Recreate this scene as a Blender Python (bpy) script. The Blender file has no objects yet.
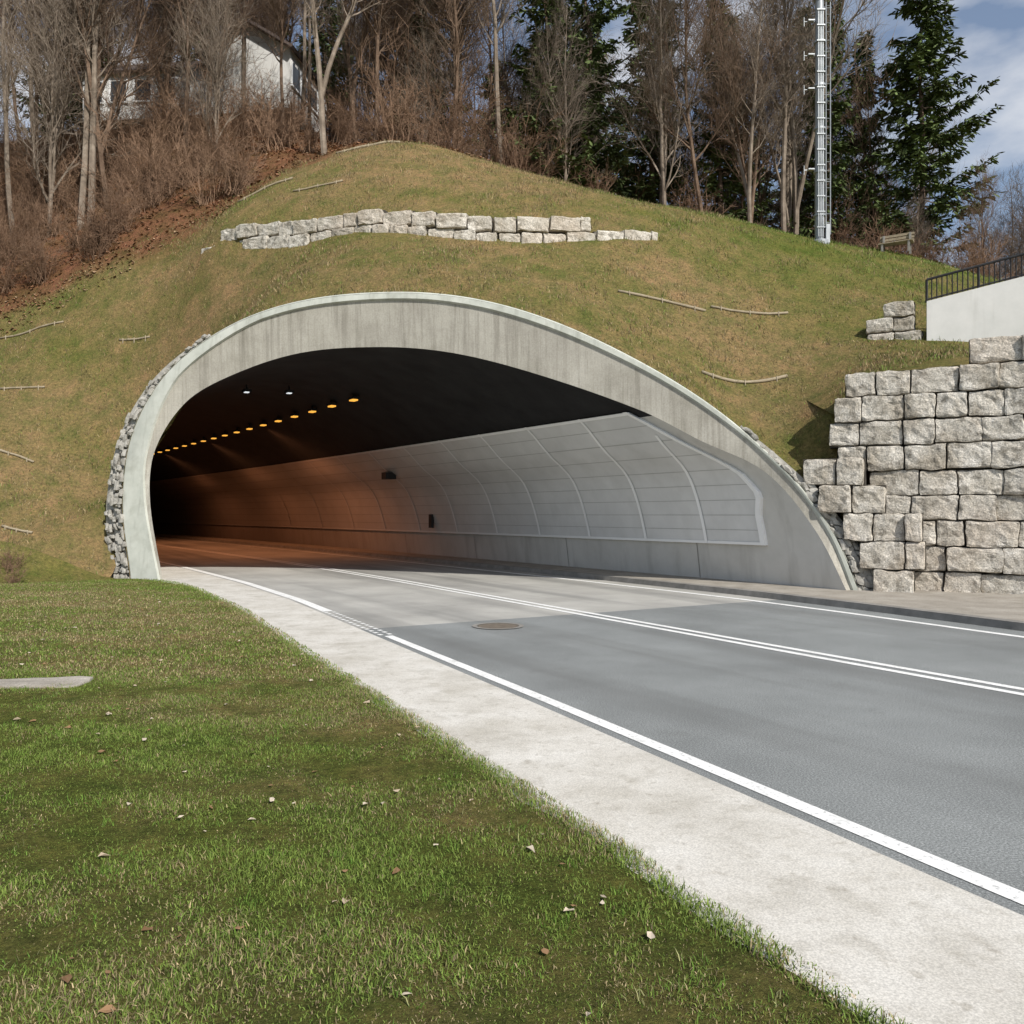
import bpy, math, random
import numpy as np
from mathutils import Vector, noise as mn
random.seed(7); rng=np.random.default_rng(7)
C=bpy.context.scene.collection
# ---------------------------------------------------------------- helpers
def mesh_obj(name,V,F,mats,parent=None,smooth=False,midx=None,cols=None):
    me=bpy.data.meshes.new(name)
    if isinstance(V,np.ndarray):
        V=np.asarray(V,dtype=np.float32); F=np.asarray(F,dtype=np.int32)
        n=F.shape[1]
        me.vertices.add(len(V)); me.vertices.foreach_set('co',V.ravel())
        me.loops.add(F.size); me.loops.foreach_set('vertex_index',F.ravel())
        me.polygons.add(len(F)); me.polygons.foreach_set('loop_start',np.arange(0,F.size,n,dtype=np.int32))
        me.polygons.foreach_set('loop_total',np.full(len(F),n,dtype=np.int32))
        me.update(calc_edges=True)
    else:
        me.from_pydata([tuple(v) for v in V],[],F); me.update()
    if not isinstance(mats,(list,tuple)): mats=[mats]
    for m in mats: me.materials.append(m)
    if midx is not None: me.polygons.foreach_set('material_index',np.asarray(midx,dtype=np.int32))
    me.polygons.foreach_set('use_smooth',np.full(len(me.polygons),smooth))
    if cols is not None:
        a=me.color_attributes.new('Col','FLOAT_COLOR','POINT')
        c=np.ones((len(me.vertices),4),dtype=np.float32); c[:,:3]=cols
        a.data.foreach_set('color',c.ravel())
    o=bpy.data.objects.new(name,me); C.objects.link(o)
    if parent: o.parent=parent
    return o
def empty(name,loc=(0,0,0)):
    e=bpy.data.objects.new(name,None); e.location=loc; e.empty_display_size=.2; C.objects.link(e); return e
def box(V,F,c,h,ax=None):
    """oriented box centre c, half sizes h, axes ax"""
    if ax is None: ax=(Vector((1,0,0)),Vector((0,1,0)),Vector((0,0,1)))
    b=len(V); c=Vector(c)
    for sx in(-1,1):
        for sy in(-1,1):
            for sz in(-1,1): V.append(c+ax[0]*h[0]*sx+ax[1]*h[1]*sy+ax[2]*h[2]*sz)
    for f in((0,1,3,2),(4,6,7,5),(0,4,5,1),(2,3,7,6),(0,2,6,4),(1,5,7,3)): F.append([b+i for i in f])
def tube(V,F,pts,rad,n=4,cap=False):
    b=len(V); m=len(pts)
    for i,p in enumerate(pts):
        d=(pts[min(i+1,m-1)]-pts[max(i-1,0)])
        if d.length<1e-6: d=Vector((0,0,1))
        d.normalize(); u=d.cross(Vector((.31,.95,.05))); 
        if u.length<.05: u=d.cross(Vector((1,0,0)))
        u.normalize(); v=d.cross(u)
        for k in range(n):
            a=2*math.pi*k/n; V.append(p+(u*math.cos(a)+v*math.sin(a))*rad[i])
    for i in range(m-1):
        for k in range(n):
            F.append([b+i*n+k,b+i*n+(k+1)%n,b+(i+1)*n+(k+1)%n,b+(i+1)*n+k])
    if cap:
        F.append([b+k for k in range(n)][::-1]); F.append([b+(m-1)*n+k for k in range(n)])
def rblock(V,F,c,h,ax,r=.05,amp=.03,n=4):
    """rough-hewn stone block"""
    c=Vector(c); mh=min(h)
    r=min(r,mh*.6)
    for axis in range(3):
        for sg in(-1,1):
            b=len(V)
            for i in range(n+1):
                for j in range(n+1):
                    q=[0,0,0]; q[axis]=sg
                    def e(t):
                        t=t/n*2-1; return math.copysign(abs(t)**.7,t)
                    q[(axis+1)%3]=e(i); q[(axis+2)%3]=e(j)
                    p=Vector((q[0]*h[0],q[1]*h[1],q[2]*h[2]))
                    inn=Vector([max(-h[k]+r,min(h[k]-r,p[k])) for k in range(3)])
                    dd=p-inn
                    if dd.length>1e-6: p=inn+dd.normalized()*r
                    w=c+ax[0]*p[0]+ax[1]*p[1]+ax[2]*p[2]
                    w=w+mn.noise_vector(w*3.1)*amp+mn.noise_vector(w*9.7)*amp*.9
                    V.append(w)
            for i in range(n):
                for j in range(n):
                    f=[b+i*(n+1)+j,b+(i+1)*(n+1)+j,b+(i+1)*(n+1)+j+1,b+i*(n+1)+j+1]
                    F.append(f if sg>0 else f[::-1])
def catmull(P,m):
    P=np.asarray(P,float); n=len(P)
    d=np.r_[0,np.cumsum(np.linalg.norm(np.diff(P,axis=0),axis=1))]
    T=np.zeros_like(P)
    T[1:-1]=(P[2:]-P[:-2])/(d[2:]-d[:-2])[:,None]; T[0]=(P[1]-P[0])/(d[1]-d[0]); T[-1]=(P[-1]-P[-2])/(d[-1]-d[-2])
    out=[]
    for u in np.linspace(0,1,m):
        x=u*(n-1); i=min(int(x),n-2); t=x-i; L=d[i+1]-d[i]
        out.append((2*t**3-3*t**2+1)*P[i]+(t**3-2*t*t+t)*L*T[i]+(-2*t**3+3*t*t)*P[i+1]+(t**3-t*t)*L*T[i+1])
    return np.array(out)
def sstep(a,b,x):
    t=np.clip((x-a)/(b-a),0,1); return t*t*(3-2*t)
def wav(x,y,f=1.0,seed=0):
    r=np.random.default_rng(seed); z=0
    for k in range(6):
        a=r.uniform(0,6.28); ff=f*(1.0+.55*k); z=z+np.sin((x*math.cos(a)+y*math.sin(a))*ff+r.uniform(0,6.28))/(1+.5*k)
    return z/3
# ---------------------------------------------------------------- materials
def new(name):
    m=bpy.data.materials.new(name); m.use_nodes=True; nt=m.node_tree; nt.nodes.clear()
    o=nt.nodes.new('ShaderNodeOutputMaterial'); b=nt.nodes.new('ShaderNodeBsdfPrincipled'); nt.links.new(b.outputs[0],o.inputs[0])
    return m,nt,b
def N(nt,t,**k):
    n=nt.nodes.new(t)
    for a,v in k.items(): setattr(n,a,v)
    return n
def nz(nt,scale,detail=6,rough=.6,vec=None,mapscale=None):
    g=N(nt,'ShaderNodeNewGeometry'); n=N(nt,'ShaderNodeTexNoise'); n.inputs['Scale'].default_value=scale
    n.inputs['Detail'].default_value=detail; n.inputs['Roughness'].default_value=rough
    if mapscale:
        mp=N(nt,'ShaderNodeMapping'); mp.inputs['Scale'].default_value=mapscale
        nt.links.new(g.outputs['Position'],mp.inputs[0]); nt.links.new(mp.outputs[0],n.inputs['Vector'])
    else: nt.links.new(g.outputs['Position'],n.inputs['Vector'])
    return n.outputs['Fac']
def ramp(nt,fac,stops):
    r=N(nt,'ShaderNodeValToRGB'); e=r.color_ramp.elements
    while len(e)<len(stops): e.new(.5)
    for i,(p,c) in enumerate(stops):
        e[i].position=p; e[i].color=(*c,1) if len(c)==3 else c
    nt.links.new(fac,r.inputs[0]); return r.outputs[0]
def mix(nt,fac,a,b,mode='MIX'):
    m=N(nt,'ShaderNodeMixRGB'); m.blend_type=mode
    for i,v in((0,fac),(1,a),(2,b)):
        if isinstance(v,(int,float)): m.inputs[i].default_value=v
        elif isinstance(v,tuple): m.inputs[i].default_value=(*v,1)
        else: nt.links.new(v,m.inputs[i])
    return m.outputs[0]
def bump(nt,b,h,st=.5,dist=.02):
    n=N(nt,'ShaderNodeBump'); n.inputs['Strength'].default_value=st; n.inputs['Distance'].default_value=dist
    nt.links.new(h,n.inputs['Height']); nt.links.new(n.outputs[0],b.inputs['Normal'])
def simple(name,stops,scale=3,rough=.85,bs=30,bst=.4,bd=.01,metal=0,ms=None,over=None,over2=None,over3=None,speck=None):
    m,nt,b=new(name); c=ramp(nt,nz(nt,scale,8,.65,mapscale=ms),stops)
    for ov in(over,over2,over3):
        if ov:
            f=ramp(nt,nz(nt,ov[0],6,.6,mapscale=ov[1]),[(ov[2],(0,0,0)),(ov[3],(ov[5],)*3)])
            c=mix(nt,f,c,ov[4])
    if speck:
        c=mix(nt,1.0,c,ramp(nt,nz(nt,speck[0],3,.7),[(.35,(1-speck[1],)*3),(.65,(1+speck[1],)*3)]),'MULTIPLY')
    nt.links.new(c,b.inputs['Base Color']); b.inputs['Roughness'].default_value=rough; b.inputs['Metallic'].default_value=metal
    b.inputs['Specular IOR Level'].default_value=.25
    if bst: bump(nt,b,nz(nt,bs,6,.7),bst,bd)
    return m
M_lip=simple('pale_concrete',[(.3,(.40,.42,.375)),(.55,(.49,.505,.455)),(.75,(.57,.58,.53))],1.5,.8,20,.25,.006,over=(2.5,None,.5,.75,(.28,.285,.24),.55),over2=(1,(6,6,.5),.52,.7,(.23,.23,.195),.4))
M_band=simple('streaked_concrete',[(.3,(.33,.31,.27)),(.55,(.41,.39,.34)),(.75,(.47,.45,.40))],1.1,.9,22,.3,.008,over=(1,(6,6,.22),.5,.72,(.16,.145,.12),.7),over2=(1,(23,23,.8),.5,.75,(.18,.165,.135),.45),over3=(.7,None,.48,.7,(.22,.205,.165),.5),speck=(30,.1))
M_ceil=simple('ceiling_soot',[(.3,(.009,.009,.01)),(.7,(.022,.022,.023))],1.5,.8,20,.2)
M_jamb=simple('tunnel_concrete',[(.3,(.52,.505,.47)),(.55,(.60,.585,.55)),(.8,(.66,.645,.61))],.8,.8,20,.25,over=(1,(3,3,.3),.5,.75,(.36,.345,.315),.5))
def depth_dimmed(base,name):
    """painted shade: base colour darkens with depth into the bore"""
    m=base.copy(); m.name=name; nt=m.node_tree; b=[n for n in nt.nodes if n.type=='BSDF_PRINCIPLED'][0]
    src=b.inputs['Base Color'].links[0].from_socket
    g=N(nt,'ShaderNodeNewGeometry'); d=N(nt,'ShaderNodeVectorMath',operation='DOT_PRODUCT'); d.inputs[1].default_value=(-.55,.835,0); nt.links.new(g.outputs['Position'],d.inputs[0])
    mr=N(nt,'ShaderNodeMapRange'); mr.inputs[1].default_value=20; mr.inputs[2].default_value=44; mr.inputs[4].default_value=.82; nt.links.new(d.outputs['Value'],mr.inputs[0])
    nt.links.new(mix(nt,mr.outputs[0],src,(.07,.045,.034)),b.inputs['Base Color']); return m  # dimness of the deep bore mixed into the colour as dark brown
M_twall=depth_dimmed(M_jamb,'dimmed_concrete')
M_panel=depth_dimmed(simple('white_panel',[(.3,(.62,.62,.615)),(.6,(.70,.70,.695)),(.8,(.77,.77,.765))],.7,.3,6,.04,over=(1,(1.5,1.5,.9),.45,.8,(.5,.5,.48),.5)),'white_panel_dimmed')
M_seam=depth_dimmed(simple('panel_seam',[(.3,(.38,.38,.37)),(.7,(.46,.46,.45))],2,.6,6,.04),'panel_seam_dimmed')
M_frame=simple('white_frame',[(.3,(.86,.86,.85)),(.7,(.92,.92,.92))],2,.5,6,.05)
M_frame2=depth_dimmed(M_frame,'white_frame_dimmed')
M_paint=simple('road_paint',[(.3,(.6,.6,.58)),(.45,(.78,.78,.76)),(.7,(.84,.84,.82))],6,.7,80,.2,.002,over=(35,None,.54,.68,(.3,.3,.3),.75),over2=(2.2,None,.5,.7,(.5,.5,.48),.4))
M_strip=simple('light_concrete_strip',[(.3,(.45,.425,.375)),(.5,(.56,.535,.485)),(.72,(.64,.62,.575))],1.4,.9,120,.25,.004,over=(4,None,.52,.75,(.34,.315,.265),.7),over2=(.6,None,.5,.7,(.42,.39,.33),.6),over3=(14,None,.58,.7,(.3,.27,.22),.5),speck=(110,.22))
M_kerb=simple('kerb_stone',[(.3,(.17,.16,.145)),(.7,(.3,.285,.26))],3,.9,40,.4)
M_walk=simple('walkway',[(.3,(.24,.215,.18)),(.7,(.38,.35,.305))],2.2,.9,40,.4,speck=(50,.2))
M_granite=simple('granite_block',[(.25,(.26,.235,.195)),(.42,(.48,.445,.385)),(.6,(.61,.575,.515)),(.8,(.73,.695,.64))],2.6,.9,13,1,.04,over=(1.1,None,.48,.62,(.28,.235,.175),.55),over2=(6,None,.52,.64,(.13,.115,.09),.65),over3=(.45,None,.5,.6,(.52,.44,.36),.4),speck=(38,.35))
M_mortar=simple('dark_joint',[(.3,(.035,.03,.025)),(.7,(.09,.08,.065))],4,1,20,.5)
M_rubble=simple('rubble_stone',[(.25,(.2,.185,.165)),(.5,(.36,.345,.31)),(.75,(.5,.48,.44))],5,.95,20,.7,.02)
M_log=simple('weathered_wood',[(.3,(.2,.165,.11)),(.7,(.38,.32,.23))],6,.9,30,.5,ms=(1,4,4))
M_bark=simple('bark',[(.3,(.08,.052,.035)),(.55,(.17,.115,.08)),(.8,(.28,.205,.15))],2.5,.95,0,0)
M_bark2=simple('grey_bark',[(.3,(.12,.095,.072)),(.55,(.23,.185,.145)),(.8,(.38,.33,.27))],2.5,.95,0,0)
M_twig=simple('shrub_twigs',[(.3,(.13,.078,.05)),(.6,(.25,.16,.105)),(.8,(.40,.29,.2))],.8,.95,0,0)
M_metal=simple('galvanised_steel',[(.3,(.27,.29,.30)),(.7,(.4,.42,.44))],3,.45,30,.1,metal=.35)
M_dark=simple('dark_metal',[(.3,(.015,.015,.017)),(.7,(.04,.04,.042))],5,.5,30,.1)
M_iron=simple('cast_iron',[(.3,(.11,.09,.07)),(.7,(.2,.17,.135))],12,.7,60,.5)
M_plaster=simple('white_plaster',[(.3,(.6,.6,.58)),(.7,(.74,.73,.71))],1,.9,20,.2,over=(1,(4,4,.4),.55,.75,(.45,.44,.41),.4))
M_roof=simple('roof_tiles',[(.3,(.07,.055,.05)),(.7,(.14,.11,.1))],4,.9,20,.4)
M_glass=simple('window_glass',[(.3,(.02,.025,.03)),(.7,(.05,.06,.07))],1,.15,0,0)
# asphalt, with the paler paved apron at the portal
def asphalt():
    m,nt,b=new('asphalt')
    a=ramp(nt,nz(nt,85,5,.9),[(.36,(.075,.082,.082)),(.5,(.205,.217,.215)),(.64,(.44,.45,.44))])
    l=ramp(nt,nz(nt,.55,5,.6),[(.35,(.84,.84,.84)),(.65,(1.12,1.12,1.12))]); a=mix(nt,1.0,a,l,'MULTIPLY')
    c=ramp(nt,nz(nt,70,4,.75),[(.35,(.30,.29,.265)),(.6,(.44,.43,.40))]); c=mix(nt,1.0,c,l,'MULTIPLY')
    g=N(nt,'ShaderNodeNewGeometry'); d=N(nt,'ShaderNodeVectorMath',operation='DOT_PRODUCT'); d.inputs[1].default_value=(-.576,1,0)
    nt.links.new(g.outputs['Position'],d.inputs[0])
    k=N(nt,'ShaderNodeMath',operation='GREATER_THAN'); nt.links.new(d.outputs['Value'],k.inputs[0]); k.inputs[1].default_value=13.0
    col=mix(nt,k.outputs[0],a,c)
    # wheel-track polish and oil: long streaks along the carriageway
    mp=N(nt,'ShaderNodeMapping'); mp.inputs['Rotation'].default_value=(0,0,-math.radians(31)); gg=N(nt,'ShaderNodeNewGeometry'); nt.links.new(gg.outputs['Position'],mp.inputs[0])
    mp2=N(nt,'ShaderNodeMapping'); mp2.inputs['Scale'].default_value=(1.1,.07,1); nt.links.new(mp.outputs[0],mp2.inputs[0])
    n2=N(nt,'ShaderNodeTexNoise'); n2.inputs['Scale'].default_value=1; n2.inputs['Detail'].default_value=5; nt.links.new(mp2.outputs[0],n2.inputs['Vector'])
    col=mix(nt,ramp(nt,n2.outputs['Fac'],[(.48,(0,0,0)),(.66,(.5,)*3)]),col,(.13,.132,.128))
    s=ramp(nt,nz(nt,.9,7,.75),[(.58,(0,0,0)),(.72,(.35,)*3)]); col=mix(nt,s,col,(.12,.12,.115))
    nt.links.new(col,b.inputs['Base Color']); b.inputs['Roughness'].default_value=.88; b.inputs['Specular IOR Level'].default_value=.15
    bump(nt,b,nz(nt,220,2,.7),.35,.004); return m
M_asph=asphalt()
def groundmat():
    m,nt,b=new('grassy_ground')
    at=N(nt,'ShaderNodeAttribute'); at.attribute_name='Col'
    v=ramp(nt,nz(nt,14,8,.8),[(.3,(.4,.4,.4)),(.5,(1,1,1)),(.72,(1.7,1.6,1.45))])
    v2=ramp(nt,nz(nt,1.6,7,.75),[(.35,(.65,.8,.58)),(.65,(1.35,1.14,1.14))]); v=mix(nt,1.0,v,v2,'MULTIPLY')
    v3=ramp(nt,nz(nt,95,4,.8),[(.35,(.55,.55,.55)),(.65,(1.4,1.4,1.4))]); v=mix(nt,1.0,v,v3,'MULTIPLY')
    c=mix(nt,1.0,at.outputs['Color'],v,'MULTIPLY'); nt.links.new(c,b.inputs['Base Color'])
    b.inputs['Roughness'].default_value=1; b.inputs['Specular IOR Level'].default_value=.05
    bump(nt,b,nz(nt,18,8,.8),1,.06); return m
M_ground=groundmat()
def bladem(name):
    m,nt,b=new(name); at=N(nt,'ShaderNodeAttribute'); at.attribute_name='Col'
    nt.links.new(at.outputs['Color'],b.inputs['Base Color']); b.inputs['Roughness'].default_value=.7; b.inputs['Specular IOR Level'].default_value=.15
    return m
M_blade=bladem('grass_blades'); M_needle=bladem('conifer_needles'); M_leaf=bladem('dry_leaf')
def emis(name,col,st):
    m,nt,b=new(name); b.inputs['Base Color'].default_value=(*col,1); b.inputs['Emission Color'].default_value=(*col,1); b.inputs['Emission Strength'].default_value=st; return m
M_lampY=emis('lamp_amber',(1,.47,.07),1.1); M_lampW=emis('lamp_white',(.9,.95,1),.8)
# ---------------------------------------------------------------- road alignment (s across, w along)
TH0=math.radians(33.4); S0=9.4; W1=22.0
_ws=np.arange(-30,161,.5); _cx=[];_cy=[];_th=[]
cx=S0*math.cos(TH0)+30*math.sin(TH0); cy=S0*math.sin(TH0)-30*math.cos(TH0)
for w in _ws:
    th=TH0+max(0,w-W1)*.0013
    _cx.append(cx);_cy.append(cy);_th.append(th); cx-=.5*math.sin(th); cy+=.5*math.cos(th)
def sw(s,w,z=0.0):
    th=np.interp(w,_ws,_th); x=np.interp(w,_ws,_cx)+(s-S0)*math.cos(th); y=np.interp(w,_ws,_cy)+(s-S0)*math.sin(th)
    return Vector((x,y,z))
def line(pts): 
    a=np.array(pts,float); return lambda w: float(np.interp(w,a[:,0],a[:,1]))
sL=line([(-25,.6),(-10,2.3),(1.8,3.72),(6,4.28),(11,4.88),(15.4,5.4),(20,5.72),(27,5.85),(160,5.85)])
sC=line([(-25,6.4),(-10,7.3),(3.85,8.04),(7.1,8.24),(11.1,8.5),(18.4,8.95),(27,9.25),(160,9.25)])
sR=line([(-25,10.3),(-10,10.9),(3,11.4),(5.5,11.6),(8.6,12.1),(11.2,12.4),(17.5,12.65),(160,12.65)])
sG=line([(-25,.2),(-10,1.6),(1.56,2.3),(2.96,2.5),(6.14,2.88),(9.4,3.25),(14,3.8),(18.6,4.12),(22,4.15),(160,4.15)])
def ribbon(name,a,b,w0,w1,step,z,mat,parent=None,ns=1,za=None):
    V=[];F=[];n=int((w1-w0)/step)+1
    for i in range(n+1):
        w=w0+(w1-w0)*i/n; p=a(w);q=b(w)
        for k in range(ns+1): V.append(sw(p+(q-p)*k/ns,w,z))
    for i in range(n):
        for k in range(ns):
            o=i*(ns+1)+k; F.append([o,o+1,o+ns+2,o+ns+1])
    return mesh_obj(name,V,F,mat,parent)
road=empty('road')
ribbon('asphalt_surface',lambda w:sL(w)-.17,lambda w:sR(w)+.55,-25,155,1,0,M_asph,road)
ribbon('edge_line_left',lambda w:sL(w)-.06,lambda w:sL(w)+.06,-25,10.2,.5,.004,M_paint,road)
ribbon('edge_line_left_far',lambda w:sL(w)-.09,lambda w:sL(w)+.09,13.3,150,.8,.004,M_paint,road)
V=[];F=[]
w=10.3
while w<13.2:
    for k in(-.09,.04):
        b=len(V)
        for ds,dw in((0,0),(.06,0),(.06,.1),(0,.1)): V.append(sw(sL(w)+k+ds,w+dw,.004))
        F.append([b,b+1,b+2,b+3])
    w+=.2
mesh_obj('edge_studs',V,F,M_paint,road)
ribbon('centre_line_a',lambda w:sC(w)-.17,lambda w:sC(w)-.06,-25,150,.8,.004,M_paint,road)
ribbon('centre_line_b',lambda w:sC(w)+.06,lambda w:sC(w)+.17,-25,150,.8,.004,M_paint,road)
ribbon('edge_line_right',lambda w:sR(w)-.07,lambda w:sR(w)+.07,-25,150,.8,.004,M_paint,road)
ribbon('concrete_verge',sG,lambda w:sL(w)-.17,-25,155,.7,.012,M_strip)
# right kerb and walkway
V=[];F=[];n=180
for i in range(n+1):
    w=-25+i; a=sR(w)+.55; e=14.6 if w>11 else 17.5
    for s,z in((a,0),(a+.02,.11),(a+.16,.12),(e,.13)): V.append(sw(s,w,z))
for i in range(n):
    for k in range(3): F.append([i*4+k,i*4+k+1,i*4+k+5,i*4+k+4])
mesh_obj('pavement_with_kerb',V,F,[M_kerb,M_walk],midx=[0,0,1]*n)
# manhole
mh=empty('manhole_cover',(-.2,12.1,.004)); V=[];F=[]
def disc(V,F,r0,r1,z,n=40):
    b=len(V)
    for k in range(n):
        a=2*math.pi*k/n; V.append(Vector((r0*math.cos(a),r0*math.sin(a),z))); V.append(Vector((r1*math.cos(a),r1*math.sin(a),z)))
    for k in range(n):
        j=(k+1)%n; F.append([b+2*k,b+2*k+1,b+2*j+1,b+2*j])
disc(V,F,.01,.29,.004); mesh_obj('lid',V,F,M_iron,mh); V=[];F=[]; disc(V,F,.3,.37,.006); mesh_obj('frame_ring',V,F,M_kerb,mh)
# ---------------------------------------------------------------- terrain height
O=[(-9.25,0),(-9.6,1.94),(-9.4,3.68),(-8.5,5.15),(-6.87,6.2),(-5.06,6.69),(-2.83,6.75),(-.95,6.48),(.83,5.86),(2.72,4.83),(4.28,3.7),(5.56,2.38),(6.33,1.19),(6.75,0)]
O=np.array([(x,18.17-.262*x+.12*z,z) for x,z in O])
I=np.array([(-8.4,20.44,0),(-8.86,20.8,1.945),(-8.81,20.97,3.17),(-8.07,20.98,4.34),(-6.89,20.79,4.98),(-5.09,20.38,5.46),(-3.08,19.9,5.51),(-1.41,19.42,5.29),(.40,18.86,4.75),(2.73,18.1,3.81),(3.91,17.67,3.13),(5.14,17.25,2.45),(6.0,16.82,1.28),(6.52,16.42,0)])
K=97
Oc=catmull(O,K); Ic=catmull(I,K)
cp=[(-13,17,0),(-25,17,0),(-45,18,0),(-11,18.5,0),(-11,14,0),(-25,12,0),(-45,8,0),(-9.5,14,0),
(-14.2,23,3.2),(-11.8,22.5,2.2),(-12,19.5,.4),(-10.6,22.6,2.1),(-10.2,24.5,4.6),(-16.9,28,7.8),(-12.9,28,9.8),(-9.8,28.5,11.6),(-7.5,30,13.9),(-4.1,31.5,15.4),(-.4,31,14.3),
(3.1,30,12.9),(6.6,30,12.15),(9.8,29,11.1),(12.8,28,10.1),(14.8,28,9.6),(20,28,8),(30,28,5),
(-4,37,16),(0,40,14.3),(5,38,12.3),(12,38,10.2),(18,38,8.3),(30,40,4),
(-13.9,38,19.2),(-20,42,20.5),(-26,38,17.5),(-8,40,19),(-12,46,21.5),(-22,52,23),(-5,50,17.5),(5,50,13),(15,50,9),
(-10,70,24),(10,70,12),(-40,60,22),(-35,40,16),(-30,28,8.5),(-45,30,9),(-25,22,3),(40,60,2),(60,90,0),(0,90,15),(-60,90,25),(-70,50,20),(60,40,1),(60,15,0.5),
(-2.3,23.4,9.25),(4,24.5,9.7),(-9.2,26,9.55),(1,23.6,9.2),(-6,24.6,9.4),(7.5,22,6.4),(7.1,17.7,4.3),(9.3,18,4.95),(10.5,23,7.4),(13,19,5.2),(12,16,4.5),(16,14,4.4),(20,16,4.5),(25,20,4),(5.9,17.9,2.95),(16,23,6.8)]
for k in(4,5,6,7,8,9,10):
    cp.append((O[k,0],O[k,1]+.15,O[k,2]+.1))
cp=np.array(cp,float)
def phi(r2): return .5*r2*np.log(r2+1e-9)
A=cp[:,:2]/10; n=len(A)
D=((A[:,None]-A[None])**2).sum(-1); Kx=phi(D)+np.eye(n)*.003; P=np.c_[np.ones(n),A]
sol=np.linalg.solve(np.block([[Kx,P],[P.T,np.zeros((3,3))]]),np.r_[cp[:,2],0,0,0])
def H(x,y):
    x=np.atleast_1d(np.asarray(x,float)); y=np.atleast_1d(np.asarray(y,float)); sh=x.shape
    B=np.c_[x.ravel(),y.ravel()]/10; out=np.zeros(len(B))
    for i in range(0,len(B),20000):
        b=B[i:i+20000]; out[i:i+20000]=phi(((b[:,None]-A[None])**2).sum(-1))@sol[:n]+sol[n]+b@sol[n+1:]
    z=out.reshape(sh)
    yst=np.interp(x,[-20,-16,-12,-10.4,-9.8],[16,16.8,18.6,19.9,20.3])
    f=np.where(x<-9.7,sstep(0,2.2,y-yst),(y>18.2-.262*x)*1.0)
    f=np.where((x<6.3),f,1.0)
    z=np.maximum(z*f,0)
    return z+(.08*wav(x,y,1.1,1)*sstep(20.5,23,y)+.04*wav(x,y,3.7,2)*sstep(20.5,23,y))*(x<30)+.012*wav(x,y,2.2,3)
def Hs(x,y): return float(H(x,y)[0])
rimx=Oc[12:,0]; rimz=Oc[12:,2]; rimy=Oc[12:,1]
def hz(x,y):
    """surface height on hill incl. blend to portal rim"""
    z=H(x,y); inr=(x>-9.3)&(x<6.7); ry=np.interp(x,rimx,rimy); rz=np.interp(x,rimx,rimz); t=sstep(0,1.5,y-ry)
    return np.where(inr,rz*(1-t)+z*t,z)
bx=np.array([-60,-30,-16.9,-12.9,-9.8,-7.5,-4.1,-.4,3.1,6.6,9.8,12.8,14.8,25,60]); by=np.array([27,27.5,28,28,28.5,30,31.3,31.2,30.6,30.6,29.6,28.6,28.4,27,27])
def dryness(x,y,hill):
    a=wav(x,y,.9,11)*.5+wav(x,y,3.1,12)*.6+wav(x,y,.35,15)*.6+wav(x,y,9,16)*.3
    if hill: return .76+a*.5-.5*sstep(-1,9,x)*sstep(21.5,26,y)-.25*sstep(6,9,x)
    return .34+a*.55
def tcol(x,y,hill):
    g=np.array([.105,.125,.032]); st=np.array([.225,.17,.09]) if hill else np.array([.22,.175,.085]); lit=np.array([.17,.092,.054])
    d=np.clip(dryness(x,y,hill),0,1)
    c=g*(1-d[...,None])+st*d[...,None]
    if hill:
        w=sstep(-.5,.6,y-np.interp(x,bx,by)+.9*wav(x,y,1.3,14))[...,None]; c=c*(1-w)+lit*w
    return c
def grid(name,X,Y,Z,hill,mat=M_ground):
    ny,nx=X.shape; V=np.c_[X.ravel(),Y.ravel(),Z.ravel()]
    idx=np.arange(ny*nx).reshape(ny,nx); F=np.stack([idx[:-1,:-1],idx[:-1,1:],idx[1:,1:],idx[1:,:-1]],-1).reshape(-1,4)
    return mesh_obj(name,V,F,mat,hillE if hill else None,True,cols=tcol(X,Y,hill).reshape(-1,3))
hillE=empty('hillside')
vr=np.r_[np.linspace(0,2,11),np.linspace(2.3,14,58),np.linspace(14.5,75,60)]
X=np.repeat(Oc[None,:,0],len(vr),0); Y=Oc[None,:,1]+vr[:,None]; Zr=Oc[None,:,2]-.02; T=sstep(0,1.5,vr)[:,None]
Z=Zr*(1-T)+H(X,Y)*T
grid('slope_above_portal',X,Y,Z,True)
xs=np.r_[np.linspace(-90,-26,33),np.linspace(-25.6,-9.71,80)]; ys=np.r_[np.linspace(20.4,34,80),np.linspace(34.5,95,60)]
X,Y=np.meshgrid(xs,ys); Z=H(X,Y); grid('slope_left',X,Y,Z,True)
xs=np.linspace(-9.72,-9.1,4); ys=np.linspace(21.0,40,70); X,Y=np.meshgrid(xs,ys); Z=H(X,Y)-.03; grid('slope_left_edge',X,Y,Z,True)
def wallY(x): return np.interp(x,[5.6,6.9,9.2,12,16,24],[17.75,17.15,15.95,14.2,11.6,7.4])
xs=np.r_[np.linspace(6.6,22,64),np.linspace(22.5,90,30)]; ts=np.r_[0,np.linspace(.02,.35,50),np.linspace(.37,1,60)]
X=np.repeat(xs[None],len(ts),0); y0=wallY(xs)+.22; Y=y0[None]+ts[:,None]*(95-y0[None])
grid('slope_right',X,Y,H(X,Y),True)
# lawn
ex=line([(-15,10.0),(-8,6.5),(2.67,1.07),(3.93,.47),(6.77,-.95),(9.65,-2.42),(14,-4.55),(17.9,-6.75),(19.2,-7.6),(20.2,-8.5),(20.6,-9.2)])
ys=np.linspace(-15,20.5,120); X=[];Y=[]
tt=np.r_[-np.geomspace(90,.3,50),-.1,0]
for y in ys: e=ex(y)+.03*math.sin(y*5)+.02*math.sin(y*13); X.append(e+tt); Y.append(np.full(len(tt),y))
X=np.array(X);Y=np.array(Y); Z=H(X,Y)+.035; Z[:,-1]-=.02
grid('lawn',X,Y,Z,False)
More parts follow.
